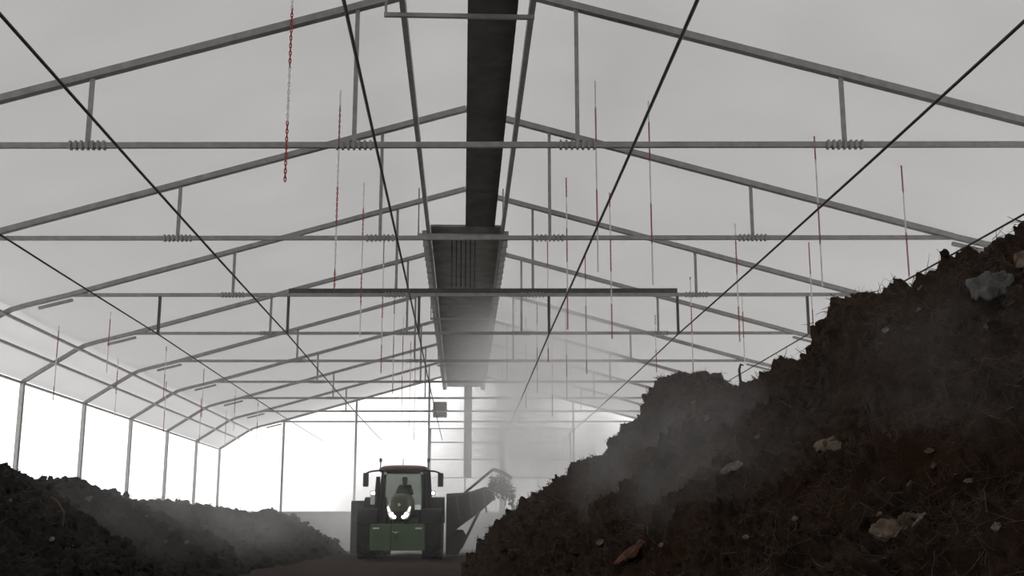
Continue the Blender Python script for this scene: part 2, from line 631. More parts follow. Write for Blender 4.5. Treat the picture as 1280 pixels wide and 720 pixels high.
# ------------------------------------------------------------------ hanging red and white chains
def chain_mesh(length, phase, seg):
    b = MB()
    pitch = 0.046
    n = int(length / pitch)
    for i in range(n):
        z = i * pitch
        b.cur = 0 if ((z + phase) % (2 * seg)) < seg else 1
        ring = []
        for k in range(8):
            a = 2 * math.pi * k / 8
            ring.append((0.012 * math.cos(a), 0.033 * math.sin(a)))
        flip = i % 2
        vs, fs = [], []
        for k, (u, v) in enumerate(ring):
            nx, nz = u / 0.012, v / 0.033
            for dd, e in ((1, 0), (0, 1), (-1, 0), (0, -1)):
                rr = 0.0065
                a_, b_ = u + nx * dd * rr, v + nz * dd * rr
                vs.append((a_, e * rr, z + 0.03 + b_) if not flip else (e * rr, a_, z + 0.03 + b_))
        for k in range(8):
            for d in range(4):
                p0, p1 = k * 4 + d, k * 4 + (d + 1) % 4
                q0, q1 = ((k + 1) % 8) * 4 + d, ((k + 1) % 8) * 4 + (d + 1) % 4
                fs.append((p0, p1, q1, q0))
        b.add(vs, fs)
    return b


chain_protos = {}


def chain(x, y, zb, label, var):
    top = roof_z(x) - 0.02
    L = round(top - zb, 1)
    key = (L, var)
    if key not in chain_protos:
        t = empty('hanging_chain', (0, 0, 0))
        chain_mesh(L, [0.0, 0.35, 0.7][var], 0.66).build('links', ['redchain', 'whitechain'], t)
        MB().tube([(0, 0, L), (0.02, 0, L + 0.03), (0, 0, L + 0.07), (0, 0, L + 0.13)], 0.008, 6).build('hook', 'steel', t)
        chain_protos[key] = t
    else:
        t = copy_tree(chain_protos[key])
    t.location = (x, sk(x, y), top - L)
    t.rotation_euler = (0, 0, R.uniform(0, 3))
    tag(t, label, 'chain', 'hanging warning chains')


MID = [7.3 + 5.04 * i for i in range(9)]
row_foot, row_crest = 'row above the right heap foot', 'row above the right heap crest'
rows = [(-9.7, 4.0, MID[3:], 'row beside the left knee rail'), (-8.4, 4.5, MID[4:], 'second row from the left wall'),
        (-2.0, 4.52, MID, 'row just left of the conveyor'), (2.05, 4.75, MID[2:], 'row just right of the conveyor'),
        (2.9, 4.52, MID[2:7], 'second row right of the conveyor'), (5.4, 4.52, MID[2:6], row_foot),
        (6.8, 4.72, MID[2:5], row_crest)]
for x, zb, ysr, nm in rows:
    for k, y in enumerate(ysr):
        chain(x + R.uniform(-0.05, 0.05), y + R.uniform(-0.3, 0.3), zb + R.uniform(-0.08, 0.08),
              'red and white chain, %s from camera in the %s' % (ORD[k], nm), (k + int(abs(x))) % 3)

# ------------------------------------------------------------------ overhead conveyor under the ridge
cz = 7.15
t = empty('overhead_conveyor', (0, 0, 0))
cvx = 0.02
for sx in (-0.80, 0.78):
    r = MB()
    r.box((cvx + sx, 31.5, cz), (0.07, 41.0, 0.14))
    r.build('side_rail', 'steel', t)
b = MB()
y = 24.0
while y < 51.6:
    b.box((cvx, y, cz + 0.02), (1.5, 0.31, 0.03), Matrix.Rotation(-0.10, 3, 'X'))
    y += 0.33
b.box((cvx, 37.8, cz + 0.07), (1.5, 27.8, 0.02))
b.build('slat_deck', 'belt', t)
rbk = None
y = 24.2
while y < 51.8:
    for sx in (-0.88, 0.86):
        if rbk is None:
            rbk = MB().box((0, 0, 0), (0.12, 0.05, 0.20)).build('roller_bracket', 'steel', t)
            k_ = rbk
        else:
            k_ = copy_tree(rbk, t)
        k_.location = (cvx + sx, y, cz - 0.08)
    y += 0.66
b = MB()
y = 11.2
while y < 24.0:
    b.box((cvx + 0.30, y, cz + 0.05), (0.62, 0.38, 0.03), Matrix.Rotation(-0.10, 3, 'X'))
    y += 0.33
b.build('narrow_slat_deck', 'darkbelt', t)
for y in (13.25, 24.0, 34.0, 44.0):
    b = MB()
    b.bar((cvx - 1.03, y, cz - 0.12), (cvx + 0.81, y, cz - 0.12), 0.05)
    for sx in (-1.01, 0.79):
        b.bar((cvx + sx, y, cz - 0.12), (cvx + sx, y, roof_z(1.0) - 0.03), 0.03)
    b.build('crossbar_hanger', 'steel', t)
b = MB()
for k in range(6):
    b.tube([(-0.28 + 0.1 * k, 24.6, TIE_Z + 0.1), (-0.28 + 0.1 * k, 24.6, cz)], 0.016, 5)
b.build('hose_bundle', 'cable', t)
MB().bar((0.2, 50.4, cz - 0.1), (0.2, 50.4, 3.1), 0.34).build('drop_chute', 'machinegrey', t)
tag(t, 'long dark slatted conveyor gantry hanging under the roof ridge', 'conveyor')

# fan heater on the far wall
t = empty('fan_heater', (-1.1, 54.6, 6.05))
MB().box((0, 0, 0.38), (0.66, 0.5, 0.72)).build('housing', 'fan', t, bevel=0.04)
b = MB()
for k in range(7):
    b.box((0, -0.27, 0.12 + k * 0.085), (0.54, 0.03, 0.025))
b.build('grille', 'darksteel', t)
b = MB()
b.bar((-0.35, 0.05, 0.38), (-0.35, 0.55, 0.38), 0.05)
b.bar((0.35, 0.05, 0.38), (0.35, 0.55, 0.38), 0.05)
b.build('bracket', 'steel', t)
tag(t, 'small grey box fan heater mounted high on the far wall left of the conveyor', 'heater')


# ------------------------------------------------------------------ compost heaps
def softmin(a, b, k):
    return -np.log(np.exp(-k * a) + np.exp(-k * b)) / k


def fbm_clumps(Q):
    wq = Q + 0.25 * np.stack([perlin(Q * 1.1 + 90), perlin(Q * 1.1 + 120), perlin(Q * 1.1 + 150)], 1)
    d = 0.30 * perlin(wq * 0.55 + 4.2)
    d += 0.24 * (0.32 - np.abs(perlin(wq * 1.2 + 17)) * 1.5)
    d += 0.17 * (np.abs(perlin(wq * 2.6 + 31)) * 1.8 - 0.35)
    d += 0.10 * (np.abs(perlin(wq * 5.5 + 53)) * 1.8 - 0.35)
    d += 0.055 * (np.abs(perlin(wq * 11.0 + 71)) * 1.8 - 0.35)
    d += 0.05 * perlin(wq * 8.0 + 11)
    return d


def fine(Q, dist):
    d = 0.035 * perlin(Q * 22.0 + 5) * np.clip(1.6 - dist / 30, 0, 1)
    d += 0.022 * perlin(Q * 45.0 + 15) * np.clip(1.5 - dist / 14, 0, 1)
    d += 0.012 * perlin(Q * 95.0 + 25) * np.clip(1.5 - dist / 7, 0, 1)
    return d


def fibres(pts, nrm, n_each, dist, mats, parent, name, lab=None, lmin=0.05, lmax=0.22, rad=0.0016):
    V, Q, MI = [], [], []
    off = 0
    for p, nn, ds in zip(pts, nrm, dist):
        L = R.uniform(lmin, lmax)
        r = max(rad, 0.00042 * ds) * R.uniform(0.7, 1.3)
        t = np.array([R.gauss(0, 1), R.gauss(0, 1), R.gauss(0, 0.8)])
        t = t - nn * t.dot(nn) * 0.75
        t /= np.linalg.norm(t) + 1e-6
        bend = np.array([R.gauss(0, 1), R.gauss(0, 1), R.gauss(0, 1)]) * 0.7
        seg = 4
        cur = p + nn * 0.004 - t * L * 0.3
        s1 = np.cross(t, [0.3, 0.5, 0.8])
        s1 /= np.linalg.norm(s1) + 1e-6
        s2 = np.cross(t, s1)
        for k in range(seg + 1):
            rr = r * (1 - 0.6 * k / seg)
            for a in (0, 2.094, 4.188):
                V.append(cur + (s1 * math.cos(a) + s2 * math.sin(a)) * rr)
            t = t + bend / seg * 1.6
            t /= np.linalg.norm(t)
            cur = cur + t * L / seg
        for k in range(seg):
            for a in range(3):
                b0, b1 = off + k * 3 + a, off + k * 3 + (a + 1) % 3
                Q.append((b0, b1, b1 + 3, b0 + 3))
        mi = 1 if R.random() < 0.04 else 0
        MI += [mi] * (3 * seg)
        off += 3 * (seg + 1)
    o = arr_mesh(name, np.array(V), np.array(Q), mats, parent, True, np.array(MI))
    o['kind'] = 'stuff'
    return o


_ICO = None


def ico():
    global _ICO
    if _ICO is None:
        import bmesh
        bm = bmesh.new()
        bmesh.ops.create_icosphere(bm, subdivisions=2, radius=1.0)
        bm.verts.index_update()
        _ICO = (np.array([v.co[:] for v in bm.verts]), np.array([[v.index for v in f.verts] for f in bm.faces]))
        bm.free()
    return _ICO


def clods(pts, sizes, m, parent, name):
    iv, iq = ico()
    V, Q = [], []
    for i, (p, s) in enumerate(zip(pts, sizes)):
        a = NR.normal(size=(3, 3))
        qm, _ = np.linalg.qr(a)
        sc = np.array([1, R.uniform(0.6, 1), R.uniform(0.5, 0.9)])
        v = iv * sc
        v = v * (1 + 0.55 * perlin(iv * 1.7 + i * 3.37)[:, None] + 0.3 * perlin(iv * 4.3 + i * 1.37)[:, None])
        V.append(v @ qm * s + p)
        Q.append(iq + i * len(iv))
    o = arr_mesh(name, np.concatenate(V), np.concatenate(Q), m, parent, False)
    o['kind'] = 'stuff'
    return o


def heap(name, yr, ny, x0, x1, nx, crest, Htab, shift, slope, rslope, m, end, seed, dirn, amp=1.0):
    """windrow along y: crest at x=crest, dirn=+1 rises towards +x (right heap), -1 mirrored (left heap)"""
    g = (yr[1] / yr[0]) ** (1.0 / (ny - 1))
    yy = yr[0] * g ** np.arange(ny)
    # more columns on the visible slope
    u = np.linspace(0, 1, nx)
    xx = x0 + (x1 - x0) * (u * 0.72 + 0.28 * u ** 3)
    Xg, Yg = np.meshgrid(xx, yy)
    H = np.interp(Yg, Htab[0], Htab[1])
    lx = dirn * (Xg - crest)                         # <0 on the visible side
    SH = shift(Yg, np.clip(slope * (lx + H / slope), 0, H))
    toe = -(H / slope) - SH
    front = slope * (lx - toe) + 0.0
    back = H + 0.12 - rslope * np.maximum(lx - 0.1, 0)
    Z = softmin(front, np.minimum(H + 0.02, back), 4.0)
    # conical ends
    e = (end - Yg - 0.25 * lx) * 0.95
    Z = softmin(Z, e, 5.0)
    Q = np.stack([Xg.ravel(), Yg.ravel(), Z.ravel()], 1)
    nrm = np.tile(np.array([-0.55 * dirn, -0.15, 0.82]), (len(Q), 1))
    k = np.clip((Q[:, 2] + 0.4) / 0.7, 0, 1)
    d = fbm_clumps(Q + seed) * amp
    Q1 = Q + nrm * (d * k)[:, None]
    dist = np.sqrt((Q ** 2).sum(1))
    Q1 = Q1 + nrm * (fine(Q1 + seed, dist) * k)[:, None]
    Q1[:, 2] = np.where(Z.ravel() < -0.35, -0.4, Q1[:, 2])
    o = grid_mesh(name, Q1.reshape(ny, nx, 3), m)
    return o, Q1.reshape(ny, nx, 3)


RH_Y = [1, 5, 8.0, 8.9, 9.6, 11, 13.3, 14.5, 16.7, 18.9, 21, 24.9, 25.6, 30, 34.7, 38, 43, 47]
RH_H = [2.5, 2.7, 3.05, 3.16, 3.0, 3.36, 3.40, 3.15, 3.30, 3.10, 3.65, 4.0, 3.05, 2.95, 3.0, 2.85, 2.7, 2.6]


def sstep(x):
    x = np.clip(x, 0, 1)
    return x * x * (3 - 2 * x)


def r_shift(Yg, z):
    # two slumped lobes, each ending in a steep face with a gully behind it
    yb = np.interp(z, [0, 1.3, 1.9, 2.6, 3.3], [5.9, 6.4, 7.9, 10.4, 12.6])
    t_ = (Yg - yb) / (0.10 * yb)
    a = 0.22 * (1 - sstep(t_)) - 0.42 * sstep(t_) * (1 - sstep((Yg - yb * 1.12) / 6.0))
    yc = np.interp(z, [0, 1.2, 2.4, 3.3, 4.0], [15.5, 16.5, 18.6, 23.2, 24.8])
    t2 = (Yg - yc) / 0.9
    b_ = 0.20 * sstep((Yg - yc + 6) / 4.0) * (1 - sstep(t2)) - 0.30 * sstep(t2) * (1 - sstep((Yg - yc - 3) / 6.0))
    return a + b_ - 0.22 * sstep((Yg - 24) / 6.0)


def l_shift(Yg, z):
    return 0.1 + 0 * Yg


rheap, RP = heap('compost_heap', (1.7, 44.5), 760, 0.0, 9.3, 560, 4.35, (RH_Y, RH_H), r_shift, 0.87, 0.8, 'compost', 42.0, 3.3, 1, 1.22)
tag(rheap, 'tall dark brown compost windrow on the right, steaming and full of roots', 'compost heap', 'compost windrows')

LH_Y = [3, 14, 18.3, 20.4, 22.6, 24.7, 27.3, 29, 32.3, 35.5, 39.5, 44, 47.0, 48.5, 52]
LH_H = [2.0, 1.95, 1.92, 1.76, 1.82, 1.72, 1.56, 1.6, 1.66, 1.58, 1.55, 1.5, 1.72, 1.5, 1.4]
lheap, LP = heap('compost_heap', (6.0, 51.5), 420, -3.6, -11.3, 260, -7.3, (LH_Y, LH_H), l_shift, 0.64, 0.5, 'compostgrey', 50.0, 41.7, -1, 1.0)
tag(lheap, 'low dark compost windrow along the bright left wall', 'compost heap', 'compost windrows')


def sample(Pg, n, dmin, dmax, power=1.0, rows_frac=(0, 1), cols_frac=(0.02, 0.75)):
    ny, nx = Pg.shape[:2]
    i = (rows_frac[0] + (rows_frac[1] - rows_frac[0]) * NR.random(n) ** power) * (ny - 2)
    j = (cols_frac[0] + (cols_frac[1] - cols_frac[0]) * NR.random(n)) * (nx - 2)
    i, j = i.astype(int), j.astype(int)
    p = Pg[i, j]
    a = Pg[i + 1, j] - p
    b_ = Pg[i, j + 1] - p
    nn = np.cross(b_, a)
    nn /= np.linalg.norm(nn, axis=1)[:, None] + 1e-9
    nn[nn[:, 2] < 0] *= -1
    ds = np.linalg.norm(p - np.array([0, 0, CAM_H]), axis=1)
    keep = p[:, 2] > 0.02
    return p[keep], nn[keep], ds[keep]


p, nn, ds = sample(RP, 42000, 2, 40, 1.0, (0.2, 0.93))
fibres(p, nn, 1, ds, ['fibre', 'straw'], rheap, 'root_fibres')
p, nn, ds = sample(RP, 2600, 2, 46, 1.0, (0.25, 0.99))
clods(p, [max(0.010, min(0.10, 0.0022 * d * R.lognormvariate(0, 0.45))) for d in ds], 'compost', rheap, 'clods')
p, nn, ds = sample(LP, 2200, 10, 50, 1.0, (0.3, 1.0))
clods(p, [max(0.02, min(0.10, 0.0022 * d * R.lognormvariate(0, 0.45))) for d in ds], 'compostgrey', lheap, 'clods')
p, nn, ds = sample(LP, 2500, 10, 50, 1.0, (0.3, 1.0))
fibres(p, nn, 1, ds, ['fibre', 'straw'], lheap, 'root_fibres', lmax=0.3)

# ------------------------------------------------------------------ ray helper: where a view direction meets a heap
_ce = cam.rotation_euler.to_matrix()


def ray(px, py):
    d = _ce @ Vector(((px - 640) / F_PX, (360 - py) / F_PX, -1.0))
    return np.array(d)


def on_heap(px, py, Pg):
    """nearest heap vertex to the line of sight, front side"""
    d = ray(px, py)
    d /= np.linalg.norm(d)
    V = Pg.reshape(-1, 3) - np.array([0, 0, CAM_H])
    s = V @ d
    off = np.linalg.norm(V - s[:, None] * d, axis=1) / np.maximum(s, 0.1)
    ok = off < 0.0035
    if not ok.any():
        k = int(np.argmin(off))
    else:
        idx = np.where(ok)[0]
        k = idx[int(np.argmin(s[idx]))]
    return Pg.reshape(-1, 3)[k], float(s[k])


def flake(wd, hg, crumple, seed, hole=False, n=14):
    """a torn crumpled sheet with thickness"""
    u = np.linspace(-1, 1, n)
    U, W = np.meshgrid(u, u)
    q = np.stack([U.ravel(), W.ravel(), np.zeros(U.size)], 1)
    rr_ = np.maximum(np.abs(q[:, 0]), np.abs(q[:, 1])) / (np.linalg.norm(q[:, :2], axis=1) + 1e-6)
    q[:, :2] *= (0.25 + 0.75 * rr_)[:, None]
    edge = 1 + 0.5 * perlin(q * 1.4 + seed) + 0.2 * perlin(q * 4 + seed)
    zz = crumple * (perlin(q * 1.2 + seed * 1.3) * 1.4 + np.abs(perlin(q * 2.6 + seed)) * 0.9)
    top = np.stack([q[:, 0] * edge * wd / 2, q[:, 1] * edge * hg / 2, zz], 1)
    b = MB()
    vs = [tuple(v) for v in top]
    fs = []
    for i in range(n - 1):
        for j in range(n - 1):
            if hole and abs(i - n // 2) < 2 and abs(j - n // 2 - 1) < 2:
                continue
            a = i * n + j
            fs.append((a, a + 1, a + n + 1, a + n))
    b.add(vs, fs)
    return b


def put_flake(name, px, py, wpx, hpx, roll, crumple, seed, m, label, cat, Pg=RP, hole=False, group=None, th=0.006):
    p, s = on_heap(px, py, Pg)
    k = s / F_PX
    o = flake(wpx * k, hpx * k, crumple * wpx * k, seed, hole).build(name, m, None, True)
    so = o.modifiers.new('solid', 'SOLIDIFY')
    so.thickness = th
    d = Vector(-ray(px, py)).normalized()
    nrm = (d * 0.75 + Vector((-0.3, 0, 0.6))).normalized()
    o.rotation_euler = (nrm.to_track_quat('Z', 'Y').to_matrix() @ Matrix.Rotation(math.radians(roll), 3, 'Z')).to_euler()
    o.location = Vector(p) + d * (0.02 + 0.10 * wpx * k)
    tag(o, label, cat, group)
    return o


def put_stick(name, pxs, rpx, m, label, cat, Pg=RP, lift=(0.0, 0.0, 0.0), rk=None, group=None):
    """a stick through pixels, each put on the heap surface under it and raised by lift"""
    b = MB()
    p0, s0 = on_heap(pxs[0][0], pxs[0][1], Pg)
    pts = [Vector(p0)]
    for (px, py) in pxs[1:]:
        d = ray(px, py)
        yk = pts[0].y * 0.995
        pts.append(Vector((0, 0, CAM_H)) + Vector(d) * (yk / d[1]))
    pts[0] = pts[0] + (pts[0] - pts[1]) * 0.15
    k = s0 / F_PX
    rr = [rpx * k * (1 - 0.35 * i / max(1, len(pts) - 1)) for i in range(len(pts))]
    b.tube([p - pts[0] for p in pts], rr, 7)
    o = b.build(name, m, None, True)
    o.location = pts[0]
    tag(o, label, cat, group)
    return o


put_flake('plastic_sheet', 1228, 356, 34, 40, 20, 0.30, 2.2, 'greyfilm', 'crumpled grey plastic sheet lying on the top of the right heap, its left piece', 'plastic film')
put_flake('plastic_sheet', 1252, 352, 30, 38, -15, 0.30, 5.4, 'greyfilm', 'crumpled grey plastic sheet lying on the top of the right heap, its right piece', 'plastic film')
put_flake('torn_cardboard', 1108, 660, 34, 30, 10, 0.30, 8.1, 'card', 'torn curled brown cardboard scrap at the foot of the right heap, left half', 'cardboard')
put_flake('torn_cardboard', 1134, 652, 36, 24, 25, 0.30, 12.7, 'card', 'torn brown cardboard scrap bent over at the foot of the right heap, right half', 'cardboard', hole=True)
put_flake('bark_slab', 790, 689, 44, 13, 45, 0.12, 3.9, 'orange', 'orange brown bark slab lying low on the right heap near the floor', 'bark', th=0.03)
put_flake('paper_scrap', 918, 585, 26, 12, 30, 0.18, 15.3, 'paper', 'white torn paper scrap in the steaming gully of the right heap', 'paper')
put_flake('wood_chunk', 1032, 556, 30, 24, 15, 0.30, 21.0, 'wood', 'pale broken wood chunk sticking out of the middle of the right heap', 'wood', th=0.03)
put_flake('paper_scrap', 1275, 326, 18, 26, 5, 0.18, 27.0, 'card', 'pale brown crumpled scrap at the very top right of the heap', 'paper')
put_stick('branch_stub', [(925, 636), (919, 627), (914, 616)], 2.2, 'darkwood', 'short brown branch stub pointing up on the near ridge of the right heap', 'branch')
put_stick('branch', [(700, 629), (690, 623), (679, 617)], 2.0, 'darkwood', 'dark stick poking out of the far foot of the right heap beside the steam', 'branch')
put_stick('wood_splinter', [(866, 516), (868, 508), (870, 500)], 2.6, 'wood', 'pale upright wood splinter near the far crest of the right heap', 'wood')
put_stick('branch', [(806, 549), (797, 544), (788, 538)], 0.9, 'wood', 'thin pale twig on the skyline between the two far crests of the right heap', 'branch')
put_stick('straw_stalk', [(736, 634), (741, 624), (746, 617), (751, 622)], 1.3, 'straw', 'bent yellowish straw stalk on the far part of the right heap', 'straw')
put_stick('straw_stalk', [(82, 655), (80, 640), (72, 627), (64, 621)], 1.3, 'straw', 'long bent pale straw stalk on the near end of the left heap', 'straw', LP)
put_stick('straw_stalk', [(1238, 640), (1232, 628), (1230, 612)], 1.0, 'straw', 'thin pale straw stalk standing low at the right edge of the right heap', 'straw')
put_stick('straw_stalk', [(1130, 615), (1134, 607), (1139, 601)], 1.4, 'straw', 'short curved straw stalk above the torn cardboard', 'straw')
put_stick('wood_splinter', [(1146, 366), (1149, 361), (1152, 357)], 1.5, 'wood', 'pale splinter just under the top crest of the right heap', 'wood')
put_stick('root', [(925, 470), (924, 462), (926, 455), (929, 457)], 1.8, 'darkwood', 'dark twisted root standing up on the skyline of the right heap', 'root')
bits = [(852, 588, 8), (838, 638, 8), (750, 674, 9), (830, 680, 6), (935, 668, 8), (1096, 640, 7), (1166, 578, 7), (1228, 408, 8), (1144, 383, 6), (1105, 418, 8), (1215, 600, 10),
        (1246, 655, 12), (1160, 565, 10), (885, 520, 8), (862, 502, 6), (944, 548, 7), (990, 650, 7)]
PLACE = ['halfway up the misty slope', 'on the dark lower slope', 'low down near the bark slab', 'at the bottom left of the slope', 'below the branch stub', 'just above the torn cardboard',
         'in the dark hollow above the cardboard', 'below the plastic sheet', 'just under the top crest', 'on the upper slope left of the roots', 'at the right edge of the hollow',
         'in the low right corner', 'beside a root in the hollow', 'near the upright splinter', 'beside the upright splinter', 'in the haze of the gully', 'on the lower near slope']
for k, (px, py, s_) in enumerate(bits):
    put_flake('pale_scrap', px, py, s_, s_ * R.uniform(0.5, 1.0), R.uniform(0, 180), 0.25, 40 + k * 3.1, R.choice(['card', 'wood', 'card', 'wood', 'paper']),
              'small pale scrap on the right heap, ' + PLACE[k], 'scrap', group='small scraps in the compost')
lb = [(12, 621, 5, 'highest at the left edge of the photo'), (112, 619, 9, 'just under the crest'), (185, 642, 5, 'in the middle of the slope'), (259, 655, 6, 'right of the middle'),
      (205, 680, 5, 'low on the slope'), (238, 675, 6, 'low, left of the steam'), (63, 679, 7, 'below the bent straw stalk'), (91, 679, 4, 'low, right of the bent straw stalk')]
for k, (px, py, s_, wh) in enumerate(lb):
    put_flake('pale_scrap', px, py, s_, s_ * R.uniform(0.6, 1.0), R.uniform(0, 180), 0.25, 140 + k * 3.1, R.choice(['paper', 'wood']),
              'small pale scrap on the left heap, ' + wh, 'scrap', LP, group='small scraps in the compost')

# ------------------------------------------------------------------ tractor
TX, TY = -1.98, 37.9
T = empty('tractor', (TX, TY, 0))
tag(T, 'dark green tractor with red brown cab roof and lit headlights driving between the heaps', 'tractor')


def tyre(x, y, r, wd, par):
    b = MB()
    h = wd / 2
    b.lathe([(r * 0.58, -h * 0.86), (r * 0.72, -h), (r * 0.88, -h * 0.97), (r * 0.95, -h * 0.8), (r * 0.965, 0), (r * 0.95, h * 0.8), (r * 0.88, h * 0.97), (r * 0.72, h), (r * 0.58, h * 0.86)], (0, 0, 0), 'x', 40)
    n = 20
    for k in range(n):
        for sd in (-1, 1):
            a = 2 * math.pi * (k + (0.5 if sd > 0 else 0)) / n
            m = Matrix.Rotation(a, 3, 'X')
            m2 = m @ Matrix.Rotation(sd * 0.7, 3, 'Z')
            c = m @ Vector((sd * h * 0.46, 0, r * 0.965))
            b.box(c, (h * 1.25, 0.055, 0.07), m2)
    o = b.build('tyre', 'rubber', par, True, loc=(x, y, r))
    b = MB()
    sg = 1 if x > 0 else -1
    b.lathe([(r * 0.60, -h * 0.8), (r * 0.58, -h * 0.3), (r * 0.25, -h * 0.1 * sg), (r * 0.25, h * 0.25 * sg + 0.01), (r * 0.58, h * 0.3), (r * 0.60, h * 0.8)], (0, 0, 0), 'x', 28)
    b.build('rim', 'rim', o, True)
    return o


for sd in (-1, 1):
    tyre(sd * 1.02, 0.0, 0.74, 0.62, T)
    tyre(sd * 0.98, 2.85, 0.95, 0.70, T)
    # front fender: curved black guard over the wheel
    b = MB()
    arc = [(0.80 * math.cos(math.radians(a)), 0.74 + 0.80 * math.sin(math.radians(a))) for a in range(25, 156, 13)]
    arc2 = [(0.835 * math.cos(math.radians(a)), 0.74 + 0.835 * math.sin(math.radians(a))) for a in range(155, 24, -13)]
    b.extrude(arc + arc2, 'x', sd * 1.02 - 0.30, sd * 1.02 + 0.30)
    b.build('front_fender', 'black', T, True)
    # rear fender
    b = MB()
    arc = [(2.85 + 1.00 * math.cos(math.radians(a)), 0.95 + 1.00 * math.sin(math.radians(a))) for a in range(10, 171, 16)]
    arc2 = [(2.85 + 1.05 * math.cos(math.radians(a)), 0.95 + 1.05 * math.sin(math.radians(a))) for a in range(170, 9, -16)]
    b.extrude(arc + arc2, 'x', sd * 1.0 - 0.36, sd * 1.0 + 0.36)
    b.build('rear_fender', 'black', T, True)
b = MB()
b.tube([(-0.95, 0, 0.74), (0.95, 0, 0.74)], 0.13, 10)
b.box((0, 0, 0.74), (0.5, 0.45, 0.42))
b.build('front_axle', 'black', T)
b = MB()
b.box((0, 1.2, 0.85), (0.62, 3.4, 0.7))
b.build('chassis', 'black', T, bevel=0.05)
# hood: lofted rounded bonnet, lower and rounder at the nose
rings = []
for (y, wd, zt, zb) in ((-0.98, 0.36, 1.74, 1.22), (-0.93, 0.54, 1.86, 1.14), (-0.78, 0.66, 1.95, 1.10), (-0.4, 0.72, 2.01, 1.08), (0.4, 0.76, 2.05, 1.06), (1.35, 0.80, 2.08, 1.06)):
    ring = []
    for k in range(24):
        a = 2 * math.pi * k / 24
        c, s_ = math.cos(a), math.sin(a)
        e = 0.72
        xx = math.copysign(abs(c) ** e, c) * wd / 2
        zz = math.copysign(abs(s_) ** e, s_)
        zc, hz = (zt + zb) / 2, (zt - zb) / 2
        if s_ < 0:
            xx *= 0.86
        ring.append((xx, y, zc + zz * hz))
    rings.append(ring)
MB().loft(rings).build('hood', 'hood', T, True)
b = MB()
b.box((0, -1.0, 1.30), (0.34, 0.05, 0.30))
for k in range(5):
    b.box((0, -1.03, 1.19 + k * 0.055), (0.30, 0.02, 0.015))
b.build('grille', 'black', T)
MB().lathe([(0.001, -0.02), (0.045, -0.015), (0.05, 0.01)], (0, -0.99, 1.66), 'y', 16).build('badge', 'lampgrey', T)
for sd in (-1, 1):
    hl = MB()
    hl.extrude([(sd * 0.37, 1.62), (sd * 0.32, 1.62), (sd * 0.22, 1.44), (sd * 0.06, 1.34), (sd * 0.08, 1.22), (sd * 0.26, 1.22), (sd * 0.35, 1.38)], 'y', -1.02, -0.90)
    h = hl.build('headlight_housing', 'lampgrey', T)
    for (lx, lz, rr) in ((0.14, 1.28, 0.055), (0.23, 1.36, 0.065)):
        MB().lathe([(rr * 0.4, -0.03), (rr * 0.9, -0.022), (rr, 0.0), (rr, 0.05)], (sd * lx, -1.03, lz), 'y', 16).build('headlamp', 'lamp', h)
    MB().box((sd * 0.325, -1.03, 1.52), (0.025, 0.03, 0.14), Matrix.Rotation(sd * 0.35, 3, 'Y')).build('daylight_strip', 'lamp', h)
# front weight box
b = MB()
b.extrude([(-0.83, 0.27), (0.83, 0.27), (0.83, 1.02), (0.80, 1.07), (-0.80, 1.07), (-0.83, 1.02)], 'y', -1.75, -1.12)
W = b.build('front_weight', 'green', T, bevel=0.02)
for sd in (-1, 1):
    MB().box((sd * 0.645, -1.76, 0.935), (0.19, 0.02, 0.05)).build('reflector', 'whiteplate', W)
b = MB()
b.box((-0.19, -1.757, 0.66), (0.018, 0.02, 0.76))
b.build('centre_seam', 'black', W)
b = MB()
b.box((-0.03, -1.755, 0.66), (0.16, 0.02, 0.20))
b.box((-0.03, -1.77, 0.66), (0.04, 0.05, 0.12))
b.build('hitch_pocket', 'hood', W)
b = MB()
for k, (dx, wd) in enumerate(((-0.08, 0.05), (0.0, 0.07), (0.07, 0.04))):
    b.box((-0.05 + dx, -1.758, 0.83 - 0.02 * (k % 2)), (wd, 0.015, 0.022 + 0.02 * (k == 1)))
b.build('emblem', 'whiteplate', W)
b = MB()
for sd in (-1, 1):
    b.box((sd * 0.35, -1.0, 0.62), (0.10, 0.5, 0.14))
    b.bar((sd * 0.3, -0.55, 0.95), (sd * 0.3, -1.15, 0.85), 0.07)
b.build('front_linkage', 'black', T)
